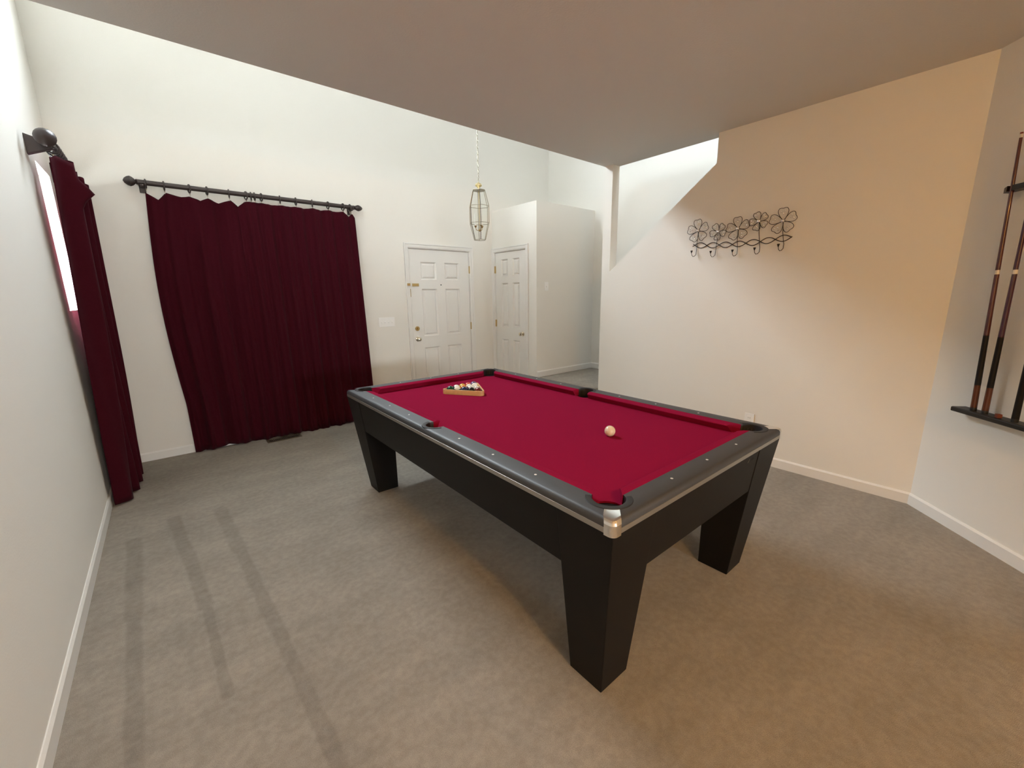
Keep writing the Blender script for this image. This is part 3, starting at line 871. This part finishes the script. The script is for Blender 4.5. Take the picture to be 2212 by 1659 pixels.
# ------------------------------------------------------------------ switches and outlet
def plate(name, label, cat, origin, sd, nd, w, h, gang, kind):
    root = thing(name, label, cat, origin)
    sd, nd = Vector(sd), Vector(nd)
    def bx(nm, a, b, c, d, n0, n1, m, par, tilt=0, bevel=0):
        mb = MB(); v = []
        for n in (n0, n1):
            for (s, z) in ((a,c),(b,c),(b,d),(a,d)):
                v.append(mb.bm.verts.new(tuple(sd*s+nd*n+Vector((0,0,z+(tilt if n == n1 else 0))))))
        for f in ((0,1,2,3),(7,6,5,4),(0,4,5,1),(1,5,6,2),(2,6,7,3),(3,7,4,0)): mb.bm.faces.new([v[i] for i in f])
        return mb.build(nm, m, par, bevel=bevel)
    bx('cover_plate', -w/2, w/2, -h/2, h/2, 0.0, 0.006, 'plastic', root, bevel=0.0025)
    for g in range(gang):
        x = (g-(gang-1)/2)*0.046
        if kind == 'switch':
            bx('toggle', x-0.005, x+0.005, -0.010, 0.010, 0.005, 0.017, 'plastic', root, tilt=-0.007, bevel=0.001)
        else:
            for zz in (0.02, -0.02):
                s = bx('socket', x-0.017, x+0.017, zz-0.014, zz+0.014, 0.005, 0.008, 'plastic', root, bevel=0.001)
                bx('slot', x-0.008, x-0.006, zz-0.005, zz+0.005, 0.0078, 0.0084, 'black', s); bx('slot', x+0.006, x+0.008, zz-0.005, zz+0.005, 0.0078, 0.0084, 'black', s)
        for zz in (-0.041, 0.041) if kind == 'switch' else (0.0,):
            bx('screw', x-0.003, x+0.003, zz-0.003, zz+0.003, 0.005, 0.0075, 'plastic', root)
plate('light_switch', 'white four gang light switch between curtains and front door', 'light switch', (2.140, YB, 1.175), (1,0,0), (0,-1,0), 0.207, 0.118, 4, 'switch')
plate('light_switch', 'single light switch on the closet block above the landing', 'light switch', (3.998, YC, 1.593), (1,0,0), (0,-1,0), 0.072, 0.116, 1, 'switch')
plate('wall_outlet', 'white wall outlet just above the far end of the table', 'outlet', (XR, 1.385, 0.372), (0,-1,0), (-1,0,0), 0.078, 0.118, 1, 'outlet')

# ------------------------------------------------------------------ hanging lantern
LP = Vector((2.868, 4.0, 0))
lan = thing('hanging_lantern', 'brass and glass lantern hanging on a chain near the front door', 'pendant lamp', LP)
CA = math.atan2(-LP.y, -LP.x)          # one corner of the hexagon faces the room
levels = [(0.072, 2.615), (0.115, 2.452), (0.115, 2.275), (0.068, 2.098)]
hexp = lambda r, z, k: (r*math.cos(CA+0.12+k*PI/3), r*math.sin(CA+0.12+k*PI/3), z)
for k in range(6):
    mb = MB(); mb.tube([hexp(r, z, k) for r, z in levels], 0.0036, 6)
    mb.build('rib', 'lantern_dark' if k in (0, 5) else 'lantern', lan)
for r, z in levels:
    mb = MB(); mb.tube([hexp(r, z, k) for k in range(6)], 0.0034, 6, True); mb.build('belt', 'lantern', lan)
for (r0, z0), (r1, z1) in zip(levels, levels[1:]):
    for k in range(6):
        mb = MB(); mb.quad([hexp(r0*0.985, z0, k), hexp(r0*0.985, z0, k+1), hexp(r1*0.985, z1, k+1), hexp(r1*0.985, z1, k)])
        mb.build('pane', 'glass', lan)
mb = MB(); mb.prism([hexp(0.069, 0, k)[:2] for k in range(6)], lambda a, b, w: (a, b, w), 2.612, 2.622); mb.build('roof_plate', 'lantern', lan)
mb = MB(); mb.lathe([(0.030, 2.620), (0.012, 2.634), (0.014, 2.646), (0.036, 2.662), (0.038, 2.672), (0.030, 2.684), (0.010, 2.694), (0.004, 2.704), (0.001, 2.705)], 18)
mb.build('cap', 'cap_brass', lan, smooth=True)
mb = MB(); z = 2.716; k = 0
while z < HTOP-0.06:
    pts = []
    for q in range(12):
        t = 2*PI*q/12; a, b = 0.0085*math.cos(t), 0.0185*math.sin(t)
        pts.append((a, 0, z+b) if k % 2 else (0, a, z+b))
    mb.tube(pts, 0.0019, 5, True); z += 0.031; k += 1
mb.build('chain', 'lantern', lan)
mb = MB(); mb.lathe([(0.001, HTOP-0.05), (0.03, HTOP-0.045), (0.06, HTOP-0.012), (0.062, HTOP), (0.001, HTOP)], 18); mb.build('canopy', 'brass', lan, smooth=True)
mb = MB(); mb.tube([(0,0,2.615), (0,0,2.205)], 0.0045, 8); mb.sphere((0,0,2.20), 0.014, 12, 8); mb.build('stem', 'brass', lan, smooth=True)
for k in range(3):
    a = CA+0.4+k*2*PI/3; c, s = math.cos(a), math.sin(a)
    mb = MB(); mb.tube([(0,0,2.205), (0.02*c,0.02*s,2.198), (0.040*c,0.040*s,2.208), (0.046*c,0.046*s,2.232)], 0.0035, 6)
    arm = mb.build('arm', 'brass', lan, smooth=True)
    mb = MB(); mb.lathe([(0.006, 2.230), (0.014, 2.246), (0.015, 2.250), (0.001, 2.250)], 12, (0.046*c, 0.046*s, 0)); mb.build('cup', 'brass', arm, smooth=True)
    mb = MB(); mb.lathe([(0.0095, 2.250), (0.0095, 2.318), (0.001, 2.319)], 12, (0.046*c, 0.046*s, 0)); mb.build('candle_sleeve', 'candle', arm, smooth=True)
    mb = MB(); mb.lathe([(0.005, 2.318), (0.011, 2.338), (0.009, 2.355), (0.002, 2.382), (0.0005, 2.386)], 12, (0.046*c, 0.046*s, 0)); mb.build('bulb', 'candle', arm, smooth=True)

# ------------------------------------------------------------------ flower coat hooks
HX = XR
hk = thing('coat_hook_rack', 'wire coat rack with five beaded flowers on the right wall', 'coat rack', (HX, 1.64, 1.9))
def hp(y, z, off): return (-off, y-1.64, z-1.9)
fl = [(1.979, 2.037, 0.104, 0.10), (1.796, 2.009, 0.076, 0.55), (1.631, 2.014, 0.100, 0.10), (1.470, 2.052, 0.078, 0.35), (1.294, 2.031, 0.103, 0.05)]
hooks = [(2.000, 1.813), (1.823, 1.796), (1.636, 1.790), (1.460, 1.792), (1.286, 1.804)]
for i, (fy, fz, fr, ph) in enumerate(fl):
    mb = MB(); mb.sphere(hp(fy, fz, 0.030), 0.0140, 14, 9, (0.7, 1, 1))
    fo = mb.build('flower', 'gem', hk, smooth='all')
    gb = MB()
    for p in range(5):
        a = ph+PI/2+p*2*PI/5
        pts = []
        for q in range(22):
            t = 2*PI*q/22
            # heart tipped petal loop in local polar form
            l = 0.08+0.92*(0.5-0.5*math.cos(t))
            l *= 1.0-0.10*math.exp(-((t-PI)/0.35)**2)
            w = 0.48*math.sin(t)*(0.35+0.65*(0.5-0.5*math.cos(t)))
            y = fr*(l*math.cos(a)-w*math.sin(a)); z = fr*(l*math.sin(a)+w*math.cos(a))
            pts.append(hp(fy-y, fz+z, 0.012+0.018*l))
        mb = MB(); mb.tube(pts, 0.0024, 5, True); mb.build('petal', 'wire', fo, smooth='all')
        for (l, w) in ((0.55, 0.0), (0.68, 0.14), (0.72, -0.12)):
            y = fr*(l*math.cos(a)-w*math.sin(a)); z = fr*(l*math.sin(a)+w*math.cos(a))
            gb.sphere(hp(fy-y, fz+z, 0.014+0.018*l), 0.0066, 8, 6)
    gb.build('beads', 'gem', fo, smooth='all')
    hy, hz = hooks[i]
    mb = MB()
    mb.tube([hp(fy, fz, 0.016), hp(fy*0.6+hy*0.4, fz-0.09, 0.008), hp(hy-0.012, hz+0.05, 0.008), hp(hy-0.012, hz+0.018, 0.012), hp(hy-0.006, hz+0.004, 0.026), hp(hy+0.004, hz, 0.036), hp(hy+0.010, hz+0.012, 0.046), hp(hy+0.012, hz+0.034, 0.05)], 0.0024, 6)
    ho = mb.build('hook', 'wire', hk, smooth='all')
    mb = MB(); o = Vector(hp(hy+0.012, hz+0.030, 0.05)); mb.lathe([(0.003, 0), (0.009, 0.016), (0.0105, 0.022), (0.001, 0.024)], 12, tuple(o)); mb.build('hook_tip', 'black', ho, smooth=True)
for sgn in (1, -1):
    pts = []
    for q in range(81):
        t = q/80; y = 2.025-0.803*t
        zc = 1.916-0.020*math.sin(PI*t)-0.012*t
        pts.append(hp(y, zc+sgn*0.023*math.sin(PI*7.2*t-0.5), 0.008+0.003*sgn))
    mb = MB(); mb.tube(pts, 0.0034, 6); mb.build('wave_wire', 'wire', hk, smooth='all')

# ------------------------------------------------------------------ cue rack and cues
cr = thing('cue_rack', 'black wall cue rack with top bar and bottom shelf', 'cue rack', (P0.x, P0.y, 0))
def cp(s, off, z): 
    p = DW*s+DN*off; return (p.x, p.y, z)
def cbox(mb, s0, s1, o0, o1, z0, z1):
    v = [mb.bm.verts.new(cp(s, o, z)) for z in (z0, z1) for (s, o) in ((s0,o0),(s1,o0),(s1,o1),(s0,o1))]
    for f in ((0,1,2,3),(7,6,5,4),(0,4,5,1),(1,5,6,2),(2,6,7,3),(3,7,4,0)): mb.bm.faces.new([v[i] for i in f])
SH = 0.786
mb = MB(); cbox(mb, 0.25, 1.02, 0.0, 0.085, SH-0.028, SH); mb.build('bottom_shelf', 'rackwood', cr, bevel=0.006)
# top bar with scalloped front: a plate with notches
mb = MB()
pts = [(0.225, 0.0), (0.225, 0.03)]
for c in (0.2900, 0.3970, 0.4780, 0.5575, 0.66, 0.76, 0.82):
    pts.append((c-0.013, 0.064))
    for q in range(9):
        a = PI*q/8
        pts.append((c-0.013*math.cos(a), 0.050-0.013*math.sin(a)))
    pts.append((c+0.013, 0.064))
pts += [(0.94, 0.064), (0.96, 0.03), (0.96, 0.0)]
mb.prism(pts, lambda a, b, w: cp(a, b, w), 2.006, 2.034); mb.build('top_bar', 'rackwood', cr)
def cue(label, s0, s1, z1, mats, off0=0.050, off1=0.050):
    a = Vector(cp(s0, off0, SH+0.0005)); b = Vector(cp(s1, off1, z1))
    d = (b-a); L = d.length; root = thing('pool_cue', label, 'pool cue', P0+a, group='cues in the wall rack')
    root.rotation_euler = d.to_track_quat('Z', 'Y').to_euler()
    R = lambda h: 0.0148+(0.0064-0.0148)*min(1, h/L)
    for nm, m, h0, h1 in mats:
        mb = MB(); n = 6
        mb.lathe([(R(h0*L+(h1-h0)*L*k/n), h0*L+(h1-h0)*L*k/n) for k in range(n+1)], 14)
        mb.build(nm, m, root, smooth=True)
    return root
base_parts = lambda b, w, f, s: [('butt_cap', 'black', 0.0, 0.012), ('butt', b, 0.012, 0.10), ('wrap', w, 0.10, 0.29), ('forearm', f, 0.29, 0.515), ('joint', 'ferrule', 0.515, 0.53), ('shaft', s, 0.53, 0.982), ('ferrule', 'ferrule', 0.982, 0.994), ('tip', 'chalk', 0.994, 1.0)]
cue('mahogany cue nearest the room corner, leaning slightly', 0.352, 0.275, 2.300, base_parts('cue_butt', 'cue_black', 'cue_red', 'cue_red'))
cue('dark purple cue, second from the room corner in the rack', 0.419, 0.392, 2.295, base_parts('cue_butt', 'cue_black', 'cue_purple', 'cue_purple'))
cue('black cue at the right edge of the photo', 0.580, 0.552, 2.290, base_parts('cue_black', 'cue_black', 'cue_black', 'cue_red'))
mb = MB(); mb.box(-0.011, 0.011, -0.011, 0.011, 0, 0.021)
ck = mb.build('cue_chalk', 'chalk', bevel=0.002); q = P0+Vector(cp(0.500, 0.055, SH)); ck.location = q; ck.rotation_euler = (0,0,0.5)
tag(ck, 'small red brown chalk cube on the cue rack shelf', 'chalk')

# ------------------------------------------------------------------ the warm lamp behind the camera
lamp = thing('ceiling_lamp', 'warm domed ceiling lamp behind the camera', 'ceiling lamp', (0.30, -1.70, HC))
mb = MB(); mb.lathe([(0.001, 0.0), (0.15, 0.0), (0.155, -0.02), (0.14, -0.035), (0.001, -0.035)], 24); mb.build('base', 'brass', lamp, smooth=True)
mb = MB(); mb.lathe([(0.135, -0.035), (0.13, -0.07), (0.10, -0.11), (0.05, -0.135), (0.001, -0.14)], 24); mb.build('shade', 'lampglass', lamp, smooth=True)
